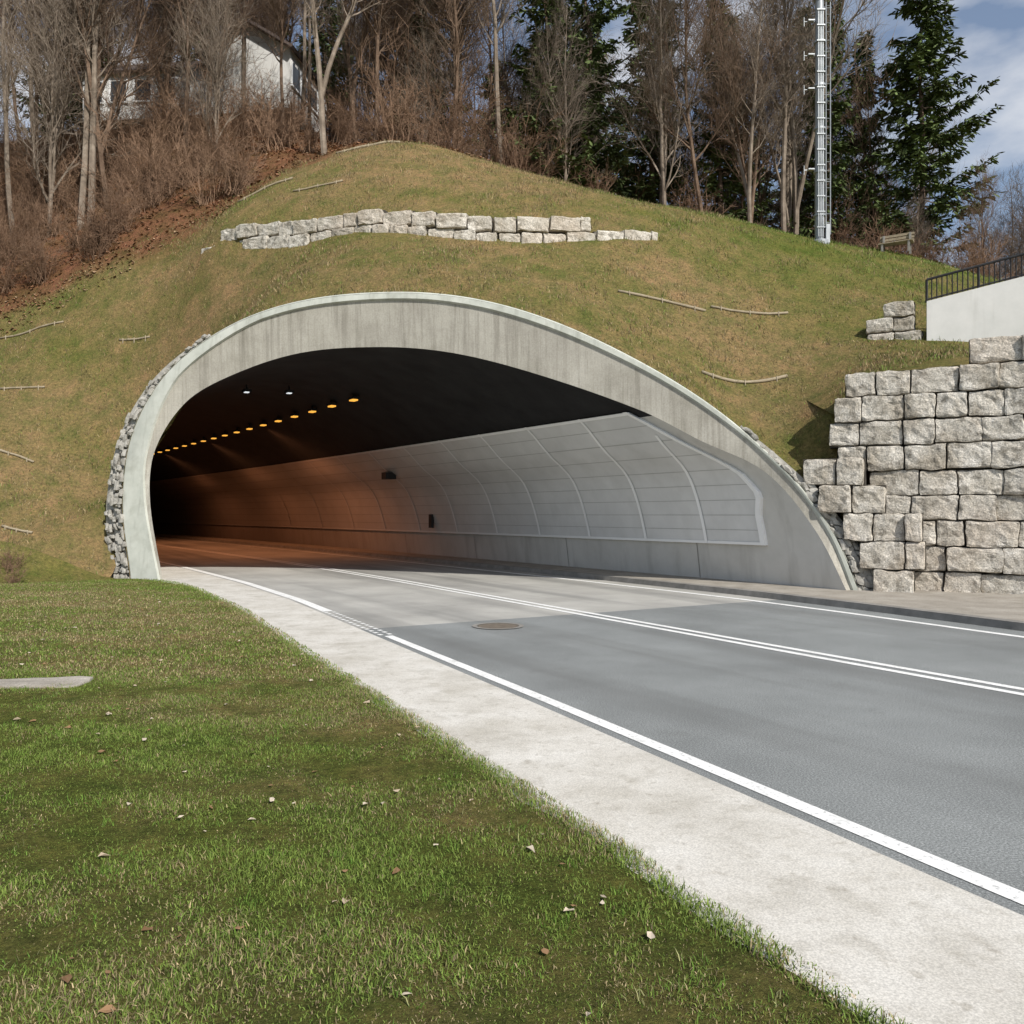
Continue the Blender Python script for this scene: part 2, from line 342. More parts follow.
# base ground to the horizon
g=3000; 
xs=np.linspace(-g,g,41); X,Y=np.meshgrid(xs,xs); grid('ground',X,Y,np.full(X.shape,-.06),False)
# ---------------------------------------------------------------- grass
def blades(name,x,y,z,L,wd,cols,lean=.5,parent=None):
    n=len(x); a=rng.uniform(0,2*math.pi,n); b=rng.uniform(0,2*math.pi,n); ln=rng.uniform(.1,lean,n)*L
    dx=np.cos(a)*wd/2; dy=np.sin(a)*wd/2
    V=np.empty((n,5,3)); mx=x+np.cos(b)*ln*.35; my=y+np.sin(b)*ln*.35
    V[:,0]=np.c_[x-dx,y-dy,z]; V[:,1]=np.c_[x+dx,y+dy,z]; V[:,2]=np.c_[mx+dx*.7,my+dy*.7,z+L*.55]; V[:,3]=np.c_[mx-dx*.7,my-dy*.7,z+L*.55]
    V[:,4]=np.c_[x+np.cos(b)*ln,y+np.sin(b)*ln,z+L*np.sqrt(np.clip(1-(ln/L)**2*.7,.1,1))]
    i=np.arange(n)[:,None]*5
    F=np.concatenate([i+np.array([[0,1,2]]),i+np.array([[0,2,3]]),i+np.array([[3,2,4]])],0)
    return mesh_obj(name,V.reshape(-1,3),F,M_blade,parent,False,cols=np.repeat(cols,5,0))
def gcol(n,x,y,hill):
    g=np.array([.115,.165,.035]) if hill else np.array([.115,.18,.034]); g2=np.array([.18,.23,.055]) if hill else np.array([.205,.27,.058]); st=np.array([.33,.255,.14]) if hill else np.array([.40,.32,.18])
    p=np.clip(dryness(x,y,hill)*(1.05 if hill else .95),.06,.93); r=rng.uniform(0,1,n)
    k=rng.uniform(0,1,n)[:,None]; c=g*(1-k)+g2*k; dry=(r<p)[:,None]
    c=np.where(dry,st*rng.uniform(.35,1.15,n)[:,None],c); return c*rng.uniform(.6,1.2,n)[:,None]
def lawnpts(n,y0,y1,xl,pw):
    y=y0+(y1-y0)*rng.uniform(0,1,n)**pw; e=np.array([ex(v) for v in y]); x=e-rng.uniform(-.03,1,n)*(np.maximum(e+xl*y+1.0,.5)); return x,y
x,y=lawnpts(300000,2.0,8.5,.66,1.35); cl=np.clip(wav(x,y,7,21)*.7+wav(x,y,2.1,22)*.6+.5,0,1); k=rng.uniform(0,1,len(x))<.45+.55*cl; x=x[k];y=y[k];cl=cl[k]
blades('lawn_grass',x,y,H(x,y)+.03,rng.uniform(.008,.03,len(x))*(.5+1.0*cl),rng.uniform(.0025,.0055,len(x)),gcol(len(x),x,y,False),1.3)
x,y=lawnpts(140000,8,20.4,.7,1.0); cl=np.clip(wav(x,y,5,21)*.6+wav(x,y,2.1,22)*.5+.5,0,1); k=rng.uniform(0,1,len(x))<.4+.6*cl; x=x[k];y=y[k]
blades('lawn_grass',x,y,H(x,y)+.03,rng.uniform(.015,.042,len(x)),rng.uniform(.006,.011,len(x)),gcol(len(x),x,y,False),1.2)
# taller tufts: scattered and along the verge
cxs,cys=lawnpts(520,2.1,17,.66,1.5); x=np.repeat(cxs,26)+rng.normal(0,.035,520*26); y=np.repeat(cys,26)+rng.normal(0,.035,520*26)
e=np.array([ex(v) for v in y]); k=x<e+.02; x=x[k];y=y[k]
blades('tall_grass_tufts',x,y,H(x,y)+.02,rng.uniform(.025,.065,len(x)),rng.uniform(.003,.006,len(x)),gcol(len(x),x,y,False)*np.array([.8,1,.8]),.9)
y=rng.uniform(1.5,19,17000); cl=.5+.5*np.sin(y*9)*np.sin(y*23+1); x=np.array([ex(v) for v in y])+rng.normal(0,.035,len(y))-.02+.04*cl
blades('verge_grass',x,y,H(x,y)+.02,rng.uniform(.02,.05,len(x))*(.5+cl),rng.uniform(.003,.007,len(x)),gcol(len(x),x,y,False),1.1)
x=rng.uniform(-22,18,170000); y=rng.uniform(17.5,32,170000)
ok=(y<np.interp(x,bx,by)+.8)&np.where((x>-9.7)&(x<6.7),y>np.interp(x,rimx,rimy)+.05,True)&((x<6.5)|(y>wallY(x)+.5))&((y>20.5)|(x>-9)); x=x[ok];y=y[ok]
cl=np.clip(wav(x,y,4,31)*.6+wav(x,y,1.2,33)*.4+.5,0,1); ok=rng.uniform(0,1,len(x))<.35+.65*cl; x=x[ok];y=y[ok];cl=cl[ok]
blades('slope_grass',x,y,hz(x,y)-.01,rng.uniform(.03,.12,len(x))*(.5+1.1*cl),rng.uniform(.010,.022,len(x)),gcol(len(x),x,y,True),1.3)
# leaves
def leaves(name,x,y,z,sz,cols,flat=.5,mat=None):
    n=len(x); a=rng.uniform(0,6.28,n); V=np.empty((n,6,3)); t=rng.uniform(0,flat,(n,6))
    for k in range(6):
        r=sz*[1.1,.6,.75,.9,.7,.6][k]*rng.uniform(.75,1.2,n); V[:,k]=np.c_[x+np.cos(a+k*math.pi/3)*r,y+np.sin(a+k*math.pi/3)*r,z+t[:,k]*sz]
    i=np.arange(n)[:,None]*6; F=np.concatenate([i+[[0,1,2]],i+[[0,2,3]],i+[[0,3,4]],i+[[0,4,5]]],0)
    return mesh_obj(name,V.reshape(-1,3),F,mat or M_leaf,cols=np.repeat(cols,6,0))
x,y=lawnpts(420,2.5,18,.66,1.0); pal=np.array([[.36,.29,.21],[.25,.15,.08],[.5,.43,.34],[.2,.12,.065]])
leaves('fallen_leaves',x,y,H(x,y)+.045,rng.uniform(.008,.03,len(x)),pal[rng.integers(0,4,len(x))],.7)
x=rng.uniform(-34,30,45000); y=rng.uniform(27,46,45000); ok=y>np.interp(x,bx,by)-.4+.8*wav(x,y,1.3,14); x=x[ok];y=y[ok]
pal2=np.array([[.3,.16,.09],[.2,.11,.065],[.38,.26,.165],[.14,.08,.045]])
leaves('leaf_litter',x,y,H(x,y)+.03,rng.uniform(.03,.08,len(x)),pal2[rng.integers(0,4,len(x))],.9)
# concrete cover in lawn
V=[];F=[]; rblock(V,F,(-4.45,7.8,.035),(.5,.2,.025),(Vector((1,.1,0)),Vector((-.1,1,0)),Vector((0,0,1))),.02,.02,6); mesh_obj('concrete_slab_cover',V,F,M_walk)
# ---------------------------------------------------------------- tunnel
tun=empty('road_tunnel')
frac=np.interp(np.linspace(0,1,K),[0,.08,.16,.24,.34,.5,.8,.9,1],[.92,.85,.75,.35,.16,.13,.16,.3,.5])
V=[];F=[];mi=[]
cen=np.array([-1.3,0,1.5])
for k in range(K):
    o=Oc[k]; i_=Ic[k]; d=o-cen; d[1]=0; d/=np.linalg.norm(d)
    inn=o+(i_-o)*frac[k]; inn[1]=o[1]+(inn[0]-o[0])*-.262+(inn[2]-o[2])*.12
    rows=[o+np.array([0,1.2,0])+d*.02, o+d*.02+np.array([0,.05,0]), o-d*.03, inn+d*.02, inn-d*.01+np.array([0,.06,0]), i_]
    for r in rows: V.append(Vector(r))
for k in range(K-1):
    for r in range(5):
        F.append([k*6+r,(k+1)*6+r,(k+1)*6+r+1,k*6+r+1]); mi.append(1 if r==4 else 0)
po=mesh_obj('portal_ring',V,F,[M_lip,M_band],tun,True,mi); md=po.modifiers.new('es','EDGE_SPLIT'); md.split_angle=math.radians(28)
# bore
st=math.sin(TH0); ct=math.cos(TH0)
S=Ic[:,0]*ct+Ic[:,1]*st; W=Ic[:,1]*ct-Ic[:,0]*st
rings=[0,.25,.5,.75]; wfar=list(np.r_[24:60:2.0,60:156:4.0])
V=[];F=[];mi=[]
for r in rings:
    for k in range(K): w=W[k]+(24-W[k])*r; v=sw(S[k],w,Ic[k,2]); V.append(v)
for w in wfar:
    for k in range(K): V.append(sw(S[k],w,Ic[k,2]))
nr=len(rings)+len(wfar)
for r in range(nr-1):
    for k in range(K-1):
        F.append([r*K+k,r*K+k+1,(r+1)*K+k+1,(r+1)*K+k]); z=Ic[k,2]
        wall=(k<K/2 and z<2.6) or (k>K/2 and z<3.75)
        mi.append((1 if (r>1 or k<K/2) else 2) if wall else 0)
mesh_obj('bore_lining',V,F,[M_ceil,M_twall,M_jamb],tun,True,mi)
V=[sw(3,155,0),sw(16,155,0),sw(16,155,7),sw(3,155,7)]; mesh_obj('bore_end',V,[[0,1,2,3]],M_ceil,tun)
# right wall panels
right=Ic[K//2:]; zz=right[::-1,2]; ssr=(right[:,0]*ct+right[:,1]*st)[::-1]
def sz(z): return float(np.interp(z,zz,ssr))
def wf(z): return float(np.interp(z,[0,.94,1.6,2.0,2.45,3.8],[12.0,12.0,12.0,11.85,12.15,14.0]))
zs=np.linspace(.94,3.8,17); V=[];F=[];mi=[]
ncol=60
for c in range(ncol+1):
    for z in zs:
        w0=wf(z); w=w0+(17-w0)*c/4 if c<=4 else 17+(c-4)*2.4
        V.append(sw(sz(z)-.06,w,z))
nz_=len(zs)
for c in range(ncol):
    for k in range(nz_-1): F.append([c*nz_+k,c*nz_+k+1,(c+1)*nz_+k+1,(c+1)*nz_+k])
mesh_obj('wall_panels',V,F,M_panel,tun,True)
V=[];F=[]
for wv in [13.6,15.6,17.8,20.1,22.4,24.9,27.6,30.5,33.5,37,41,45,50,55,60,66,72]:
    b=len(V); zt=3.8 if wv>14 else 3.3
    for z in np.linspace(.94,zt,16):
        w=max(wv,wf(z)); 
        V.append(sw(sz(z)-.085,w,z)); V.append(sw(sz(z)-.085,w+.085,z))
    for k in range(15): F.append([b+2*k,b+2*k+1,b+2*k+3,b+2*k+2])
for z,h in [(.94,.06),(3.74,.05)]:
    b=len(V); ws=np.r_[np.linspace(wf(z),20,12),np.linspace(21.5,80,30)]
    for w in ws: V.append(sw(sz(z)-.08,w,z)); V.append(sw(sz(z+h)-.08,w,z+h))
    for k in range(len(ws)-1): F.append([b+2*k,b+2*k+1,b+2*k+3,b+2*k+2])
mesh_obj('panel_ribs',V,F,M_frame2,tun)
V=[];F=[]
for z in np.linspace(1.25,3.5,8):
    h=.012; b=len(V); ws=np.r_[np.linspace(wf(z),20,12),np.linspace(21.5,80,30)]
    for w in ws: V.append(sw(sz(z)-.066,w,z)); V.append(sw(sz(z+h)-.066,w,z+h))
    for k in range(len(ws)-1): F.append([b+2*k,b+2*k+1,b+2*k+3,b+2*k+2])
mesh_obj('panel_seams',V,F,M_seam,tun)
V=[];F=[];b=0
for z in np.linspace(.94,3.8,24): V.append(sw(sz(z)-.1,wf(z)-.03,z)); V.append(sw(sz(z)-.1,wf(z)+.09,z)); V.append(sw(sz(z)+.0,wf(z)-.03,z))
for k in range(23):
    F.append([b+3*k,b+3*k+1,b+3*k+4,b+3*k+3]); F.append([b+3*k+2,b+3*k,b+3*k+3,b+3*k+5])
mesh_obj('panel_frame',V,F,M_frame,tun)
# concrete barrier joints
V=[];F=[]
for w in np.arange(14,60,5.0):
    b=len(V)
    for z in(.14,.93): V.append(sw(sz(z)-.012,w,z)); V.append(sw(sz(z)-.012,w+.018,z))
    F.append([b,b+1,b+3,b+2])
mesh_obj('barrier_joints',V,F,M_kerb,tun)
# lamps
V=[];F=[];V2=[];F2=[];V3=[];F3=[]
w=23.5
axr=lambda w:(Vector((math.cos(np.interp(w,_ws,_th)),math.sin(np.interp(w,_ws,_th)),0)),Vector((-math.sin(np.interp(w,_ws,_th)),math.cos(np.interp(w,_ws,_th)),0)),Vector((0,0,1)))
while w<78:
    c=sw(9.9,w,5.0); box(V,F,c-Vector((0,0,.045)),(.08,.14,.02),axr(w)); box(V2,F2,c+Vector((0,0,.01)),(.1,.2,.035),axr(w)); box(V2,F2,c+Vector((0,0,.15)),(.02,.02,.12),axr(w)); w+=1.7
for s,w in((7.2,25.0),(8.3,24.5),(6.4,30)):
    c=sw(s,w,5.2); box(V3,F3,c-Vector((0,0,.045)),(.06,.08,.012),axr(w)); box(V2,F2,c,(.1,.16,.035),axr(w)); box(V2,F2,c+Vector((0,0,.1)),(.02,.02,.08),axr(w))
mesh_obj('lamp_housings',V2,F2,M_ceil,tun); mesh_obj('amber_lamps',V,F,M_lampY,tun); mesh_obj('white_lamps',V3,F3,M_lampW,tun)
for w in(33,41,50):
    l=bpy.data.lights.new('tunnel_lamp_light','SPOT'); l.energy=420; l.color=(1,.36,.15); l.shadow_soft_size=.15; l.spot_size=math.radians(165); l.spot_blend=.6
    o=bpy.data.objects.new('tunnel_lamp_light',l); o.location=sw(10.2,w,4.85); C.objects.link(o); o.parent=tun
V=[];F=[]
box(V,F,sw(sz(2.9)-.35,27.5,2.95),(.2,.18,.12),axr(27)); box(V,F,sw(sz(2.9)-.1,27.5,3.05),(.2,.04,.04),axr(27)); box(V,F,sw(sz(2.9)-.3,27.5,3.2),(.05,.26,.025),axr(27))
box(V,F,sw(14.1,26.5,1.35),(.05,.1,.24),axr(27))
mesh_obj('wall_fixtures',V,F,M_dark,tun)
# ---------------------------------------------------------------- rubble collar
def collar(name,k0,k1,wid0,wid1):
    V=[];F=[];n=k1-k0
    for k in range(k0,k1+1):
        o=Oc[k]; d=o-cen; d[1]=0; d/=np.linalg.norm(d); t=(k-k0)/n; wd=wid0+(wid1-wid0)*t
        tng=Vector(Oc[min(k+1,K-1)]-Oc[max(k-1,0)]).normalized(); nor=Vector((d[0],-.262*d[0],d[2]))
        for q in range(max(1,int(wd/.12))):
            for rep in range(2):
                f=(q+.5+random.uniform(-.3,.3))*.12; p=Vector(o)+nor*f+Vector((0,.05+f*.35+random.uniform(-.03,.03),0))+tng*random.uniform(-.1,.1)
                if p.z<.02: p.z=.05
                h=random.uniform(.04,.09); rblock(V,F,p,(h*random.uniform(.8,1.6),h,h*random.uniform(.6,1)),(tng,Vector((0,1,0)),nor),.05,.04,2)
    b=len(V)
    for k in range(k0,k1+1):
        o=Oc[k]; d=o-cen; d[1]=0; d/=np.linalg.norm(d); t=(k-k0)/n; wd=wid0+(wid1-wid0)*t
        V.append(Vector(o)+Vector((0,.1,0))); V.append(Vector(o)+Vector((d[0],-.262*d[0]+.4,d[2]))*wd+Vector((0,.06,0))); V.append(Vector(o)+Vector((d[0],-.262*d[0]+.4,d[2]))*wd+Vector((0,1.6,0)))
    for k in range(n):
        for q in(0,1): F.append([b+3*k+q,b+3*k+1+q,b+3*k+4+q,b+3*k+3+q])
    mesh_obj(name,V,F,M_rubble)
collar('rubble_edging',0,27,.78,.08); collar('rubble_edging',76,K-1,.06,.6)
# ---------------------------------------------------------------- granite walls
UP=Vector((0,0,1))
def blockwall(name,path,z0f,rows,rh,top,start=lambda r:0,end=lambda r:1e9,wmin=.5,wmax=.95,th=.3,back=True):
    P=[Vector((p[0],p[1],0)) for p in path]; L=[0]
    for a,b in zip(P,P[1:]): L.append(L[-1]+(b-a).length)
    def at(l):
        l=max(0,min(L[-1]-1e-4,l))
        for i in range(len(P)-1):
            if l<=L[i+1]: d=(P[i+1]-P[i]).normalized(); return P[i]+d*(l-L[i]),d
    V=[];F=[]; Vb=[];Fb=[]
    for r in range(rows):
        l=start(r)
        while l<min(end(r),L[-1])-.2:
            w=random.uniform(wmin,wmax); 
            if l+w>min(end(r),L[-1]): w=min(end(r),L[-1])-l
            p,d=at(l+w/2); nrm=Vector((-d.y,d.x,0)); z=z0f(p)+rh*(r+.5)
            if z+rh*.5<=top(p)+.02:
                dj=random.uniform(-.06,.06); rh2=rh*random.uniform(.475,.5); tl=random.gauss(0,.01); d2=(d+UP*tl).normalized(); u2=(UP-d*tl).normalized()
                rblock(V,F,(p.x+nrm.x*dj,p.y+nrm.y*dj,z+random.uniform(-.01,.01)),(w/2-random.uniform(.006,.016),th,rh2-.006),(d2,nrm,u2),.03,.03,7)
                box(Vb,Fb,(p.x+nrm.x*.09,p.y+nrm.y*.09,z),(w/2+.01,th-.12,rh/2),(d,nrm,UP))
            l+=w
    e=empty(name); mesh_obj('stones',V,F,M_granite,e); mesh_obj('joints',Vb,Fb,M_mortar,e); return e
pathB=[(6.1,17.55),(6.9,17.15),(9.2,15.95),(12,14.2),(16,11.6),(20,9)]
def stB(r): return [1.7,1.65,1.5,1.4,1.2,.6,.45,.55,.75,2.95][r]
blockwall('granite_block_wall',pathB,lambda p:0,10,.49,lambda p:9,stB,lambda r:1e9,.5,.95)
blockwall('granite_block_wall',[(5.75,17.3),(6.8,16.75),(7.9,16.2)],lambda p:0,5,.54,lambda p:9,lambda r:[1.5,1.25,.95,.5,.2][r],lambda r:[2.35,2.4,2.35,1.7,1.35][r],.5,.8,.34)
rw=[(-9.6,26.8),(-8,25.9),(-6,24.9),(-4,24.1),(-2.3,23.6),(-.5,23.45),(1,23.65),(2.3,23.95),(4.1,24.5)]
rwz=np.array([float(np.mean(H(np.linspace(px_-.8,px_+.8,7),np.full(7,py_-.25)))) for px_,py_ in rw]); rwz[0]-=.25
blockwall('stone_retaining_wall',rw,lambda p:float(np.interp(p.x,[q[0] for q in rw],rwz))-.14,2,.42,lambda p:99,lambda r:[0,.8][r],lambda r:[99,12.5][r],.5,.95,.26)
blockwall('granite_block_wall',[(8.9,21.3),(10.0,20.7)],lambda p:Hs(9.4,20.9)-.25,3,.36,lambda p:99,lambda r:[0,0,.4][r],lambda r:9,.4,.7,.25)
# parapet with railing
pr=empty('stair_parapet'); V=[];F=[]
pp=[Vector((10.0,20.5,0)),Vector((13.5,18.9,0)),Vector((18,16.8,0))]; ztop=[6.7,7.4,8.2]
for i in range(2):
    a,b=pp[i],pp[i+1]; d=(b-a).normalized(); nrm=Vector((-d.y,d.x,0))*.14; bs=len(V)
    for p,z in((a,ztop[i]),(b,ztop[i+1])):
        for q in(-1,1):
            V.append(p+nrm*q+Vector((0,0,3.8))); V.append(p+nrm*q+Vector((0,0,z)))
    F+=[[bs,bs+1,bs+5,bs+4],[bs+2,bs+6,bs+7,bs+3],[bs+1,bs+3,bs+7,bs+5],[bs,bs+2,bs+3,bs+1],[bs+4,bs+5,bs+7,bs+6]]
mesh_obj('concrete_wall',V,F,M_plaster,pr)
V=[];F=[]
for i in range(2):
    a,b=pp[i]+Vector((0,0,ztop[i])),pp[i+1]+Vector((0,0,ztop[i+1])); n_=int((b-a).length/.11)
    for k in range(n_+1):
        p=a+(b-a)*k/n_; r=.03 if k%10==0 else .014; tube(V,F,[p,p+Vector((0,0,.55))],[r,r],4)
    tube(V,F,[a+Vector((0,0,.55)),b+Vector((0,0,.55))],[.03,.03],6); tube(V,F,[a+Vector((0,0,.07)),b+Vector((0,0,.07))],[.02,.02],4)
mesh_obj('railing',V,F,M_dark,pr)
# ---------------------------------------------------------------- logs on slope
for (xa,ya,xb,yb,r) in [(2.7,21.6,5.0,22.0,.04),(5.2,22.2,7.3,22.5,.035),(4.4,19.7,6.5,20.1,.04),(-16.5,27.3,-14.2,26.9,.035),(-14.4,23.2,-13.0,23.1,.035),(-12.6,21.0,-11.8,20.9,.035),(-15.2,25.2,-13.8,25.1,.035),(-6.2,30,-4,30.4,.05),(-9.2,28.5,-7.3,28.3,.04),(-7,27.2,-5.4,27.1,.035),(-12,26,-11,25.8,.035)]:
    V=[];F=[];pts=[]
    for k in range(9):
        x=xa+(xb-xa)*k/8;y=ya+(yb-ya)*k/8; pts.append(Vector((x,y,float(hz(np.array([x]),np.array([y]))[0])+.035)))
    tube(V,F,pts,[r*random.uniform(.85,1.1) for _ in pts],7,True)
    for k in(1,4,7): tube(V,F,[pts[k]+Vector((0,-r,-.25)),pts[k]+Vector((0,-r,.05))],[.018,.015],5,True)
    mesh_obj('wooden_log',V,F,M_log,smooth=True)
# ---------------------------------------------------------------- mast
mx,my=9.95,27.5; mz=Hs(mx,my)-.1; mast=empty('antenna_mast',(mx,my,mz)); V=[];F=[]; ht=8.1
tube(V,F,[Vector((0,0,0)),Vector((0,0,ht))],[.15,.13],16,True)
for z in np.arange(.9,ht,1.4): tube(V,F,[Vector((0,0,z)),Vector((0,0,z+.06))],[.19,.19],16,True)
tube(V,F,[Vector((0,0,-.1)),Vector((0,0,.1))],[.3,.3],16,True)
mesh_obj('pole',V,F,M_metal,mast,True).modifiers.new('e','EDGE_SPLIT')
V=[];F=[]
for dx in(.2,.34): tube(V,F,[Vector((dx-.02,-.08,.3)),Vector((dx-.02,-.08,ht-.3))],[.018,.018],6,True)
for z in np.arange(.4,ht-.3,.28): tube(V,F,[Vector((.18,-.08,z)),Vector((.32,-.08,z))],[.012,.012],4)
for z in np.arange(.6,ht,1.4): tube(V,F,[Vector((0,-.06,z)),Vector((.3,-.08,z))],[.02,.02],4)
for k in range(4): tube(V,F,[Vector((-.1+.05*k,-.18,.2)),Vector((-.1+.05*k,-.17,ht-.6))],[.016,.016],5)
for z in np.arange(.5,ht,.5): box(V,F,(-.02,-.18,z),(.13,.03,.02))
mesh_obj('ladder_and_cables',V,F,M_metal,mast)
V=[];F=[]
for z in(ht-.9,ht-2.0,ht-3.1,2.4): box(V,F,(-.3,-.05,z),(.1,.08,.02)); tube(V,F,[Vector((-.15,0,z)),Vector((-.5,0,z))],[.015,.015],5); tube(V,F,[Vector((-.5,0,z-.15)),Vector((-.5,0,z+.15))],[.012,.012],5)
mesh_obj('antenna_arms',V,F,M_metal,mast)
V=[];F=[]; box(V,F,(.2,-.15,.3),(.06,.06,.3)); mesh_obj('junction_box',V,F,M_metal,mast)
# ---------------------------------------------------------------- bench
bxx,byy=12.6,27.9; be=empty('park_bench',(bxx,byy,Hs(bxx,byy)+.02)); be.rotation_euler=(0,0,math.radians(-32)); be.scale=(.8,.8,.8)
def part(nm,lst,mat):
    V=[];F=[]
    for c,h in lst: box(V,F,c,h)
    mesh_obj(nm,V,F,mat,be)
part('seat',[((0,-.16+.13*k,.43),(.65,.055,.02)) for k in range(4)],M_log)
part('backrest',[((0,.3+.02*k,.55+.14*k),(.65,.018,.05)) for k in range(3)],M_log)
for i,xx in enumerate((-.5,.5)): part(f'leg_{i+1}',[((xx,-.15,.2),(.04,.04,.22)),((xx,.28,.42),(.04,.035,.45)),((xx,.05,.38),(.035,.25,.025))],M_kerb)
# ---------------------------------------------------------------- house
def house(x,y,wd,dp,hh,rot):
    h=empty('white_house',(x,y,Hs(x,y)-.4)); h.rotation_euler=(0,0,rot)
    V=[];F=[]; box(V,F,(0,0,hh/2),(wd/2,dp/2,hh/2)); b=len(V)
    V+= [Vector((-wd/2,-dp/2,hh)),Vector((-wd/2,dp/2,hh)),Vector((-wd/2,0,hh+dp*.32)),Vector((wd/2,-dp/2,hh)),Vector((wd/2,dp/2,hh)),Vector((wd/2,0,hh+dp*.32))]
    F+=[[b,b+1,b+2],[b+3,b+5,b+4]]; mesh_obj('walls',V,F,M_plaster,h)
    V=[];F=[]
    for sg in(-1,1):
        a=math.atan(.64); ax=(Vector((1,0,0)),Vector((0,math.cos(a),-sg*math.sin(a))),Vector((0,sg*math.sin(a),math.cos(a))))
        box(V,F,(0,sg*dp*.27,hh+dp*.165),(wd/2+.4,dp*.345,.06),ax)
    mesh_obj('roof',V,F,M_roof,h)
    V=[];F=[];V2=[];F2=[]
    for k in range(4):
        xx=-wd/2+wd*(k+.5)/4
        for z in(hh*.35,hh*.75) if hh>3.5 else (hh*.6,):
            box(V,F,(xx,-dp/2-.01,z),(.4,.02,.5)); 
            for q in(-.45,.45): box(V2,F2,(xx+q,-dp/2-.03,z),(.05,.03,.55))
            box(V2,F2,(xx,-dp/2-.03,z-.56),(.5,.05,.04))
    mesh_obj('windows',V,F,M_glass,h); mesh_obj('window_trim',V2,F2,M_frame,h)
house(-11.9,41.5,4.2,4.2,2.7,1.4); house(-18.4,43.5,5,4,2.3,-.1)
# ---------------------------------------------------------------- trees
def rv(s=1): return Vector((random.gauss(0,s),random.gauss(0,s),random.gauss(0,s)))
def baretree(seed,ht,spread=.2,fork=False,lean=0,lo=.25):
    random.seed(seed); V=[];F=[]
    def branch(p,d,L,r,lev,ns):
        pts=[p.copy()];rad=[r]; q=p.copy(); d=d.normalized()
        for i in range(ns):
            d=(d+rv([.045,.11,.16,.2][lev])+Vector((0,0,.13 if lev else .02))).normalized(); q=q+d*L/ns; pts.append(q.copy()); rad.append(r*(1-(i+1)/ns*.86))
        tube(V,F,pts,rad,[7,4,3,3][lev]); return pts,rad
    def sub(pts,rad,L,lev,cnt,lo):
        for _ in range(cnt):
            t=random.uniform(lo,.98); x=t*(len(pts)-1); i=min(int(x),len(pts)-2); p=pts[i].lerp(pts[i+1],x-i); r=(rad[i]+(rad[i+1]-rad[i])*(x-i))
            d=(pts[i+1]-pts[i]).normalized(); sd=rv(1); sd=(sd-d*sd.dot(d)).normalized()
            ang=random.uniform(.45,.95); nd=d*math.cos(ang)+sd*math.sin(ang)
            if lev==1: nl=L*spread*(1.2-t)*random.uniform(.7,1.5)+.4; 
            else: nl=L*random.uniform(.3,.6)+.15
            rr=max(min(r*.6,nl*.014),.0065)
            bp,br=branch(p,nd,nl,rr,lev,[0,6,4,2][lev])
            if lev==1: sub(bp,br,nl,2,int(4+nl*3.4),.2)
            elif lev==2: sub(bp,br,nl,3,int(2+nl*4),.15)
    tr=[branch(Vector((0,0,-.3)),Vector((lean,random.gauss(0,.03),1)),ht,ht*.0068+.015,0,12)]
    if fork:
        a=tr[0][0][2]; tr.append(branch(a,Vector((random.choice([-.25,.25]),.1,1)),ht*.75,ht*.006,0,9))
    for tp,trd in tr: sub(tp,trd,ht,1,int(ht*2.4),lo)
    me=bpy.data.meshes.new('bare_tree_mesh'); me.from_pydata(V,[],F); me.materials.append(M_bark if seed%2 else M_bark2); return me
def conifer(seed,ht,rad,bare=.1,dens=1.0):
    random.seed(seed); V=[];F=[]; tube(V,F,[Vector((random.gauss(0,.03)*k,random.gauss(0,.03)*k,ht*k/8-.2*(k==0))) for k in range(9)],[ht*.011*(1-k/8.6) for k in range(9)],7)
    cols=[(0.14,.095,.07)]*len(V)
    z=ht*bare
    while z<ht*.985:
        t=(z/ht-bare)/(1-bare); R=rad*(1-t)**.8*random.uniform(.6,1.15)+.15
        for _ in range(random.randint(3,5)):
            a=random.uniform(0,6.28); R2=R*random.uniform(.55,1.15); d=Vector((math.cos(a),math.sin(a),0)); droop=random.uniform(-.4,-.05)+t*.5
            pts=[Vector((0,0,z))+d*R2*u+Vector((0,0,droop*R2*u+ .25*R2*u*u)) for u in(0,.33,.66,1)]
            b=len(V); tube(V,F,pts,[.03,.022,.013,.006],3); cols+=[(.08,.06,.045)]*(len(V)-b)
            shade=random.uniform(.6,1.35); ncl=int((10+R2*24)*dens)
            for _k in range(ncl):
                u=random.uniform(.1,1.04)**.75; p=Vector((0,0,z))+d*R2*u+Vector((0,0,droop*R2*u+.25*R2*u*u))+rv(.05); side=Vector((-d.y,d.x,0))*random.choice((-1,1))
                dr=(side*random.uniform(.2,1)+d*random.uniform(.1,.9)+Vector((0,0,random.uniform(-.8,.25)))).normalized(); l=random.uniform(.2,.5)*(1.2-u*.4); wv=dr.cross(UP+rv(.5)).normalized()*random.uniform(.03,.07)
                b=len(V); V.extend([p-wv*.4,p+wv*.4,p+dr*l*.6+wv,p+dr*l,p+dr*l*.6-wv]); F.append([b,b+1,b+2,b+3,b+4])
                s=shade*random.uniform(.6,1.4); cols+=[(.085*s,.115*s,.04*s)]*5
        z+=random.uniform(.16,.34)
    me=bpy.data.meshes.new('conifer_mesh'); me.from_pydata(V,[],F); me.materials.append(M_needle)
    a=me.color_attributes.new('Col','FLOAT_COLOR','POINT'); c=np.ones((len(V),4),dtype=np.float32); c[:,:3]=cols; a.data.foreach_set('color',c.ravel()); return me
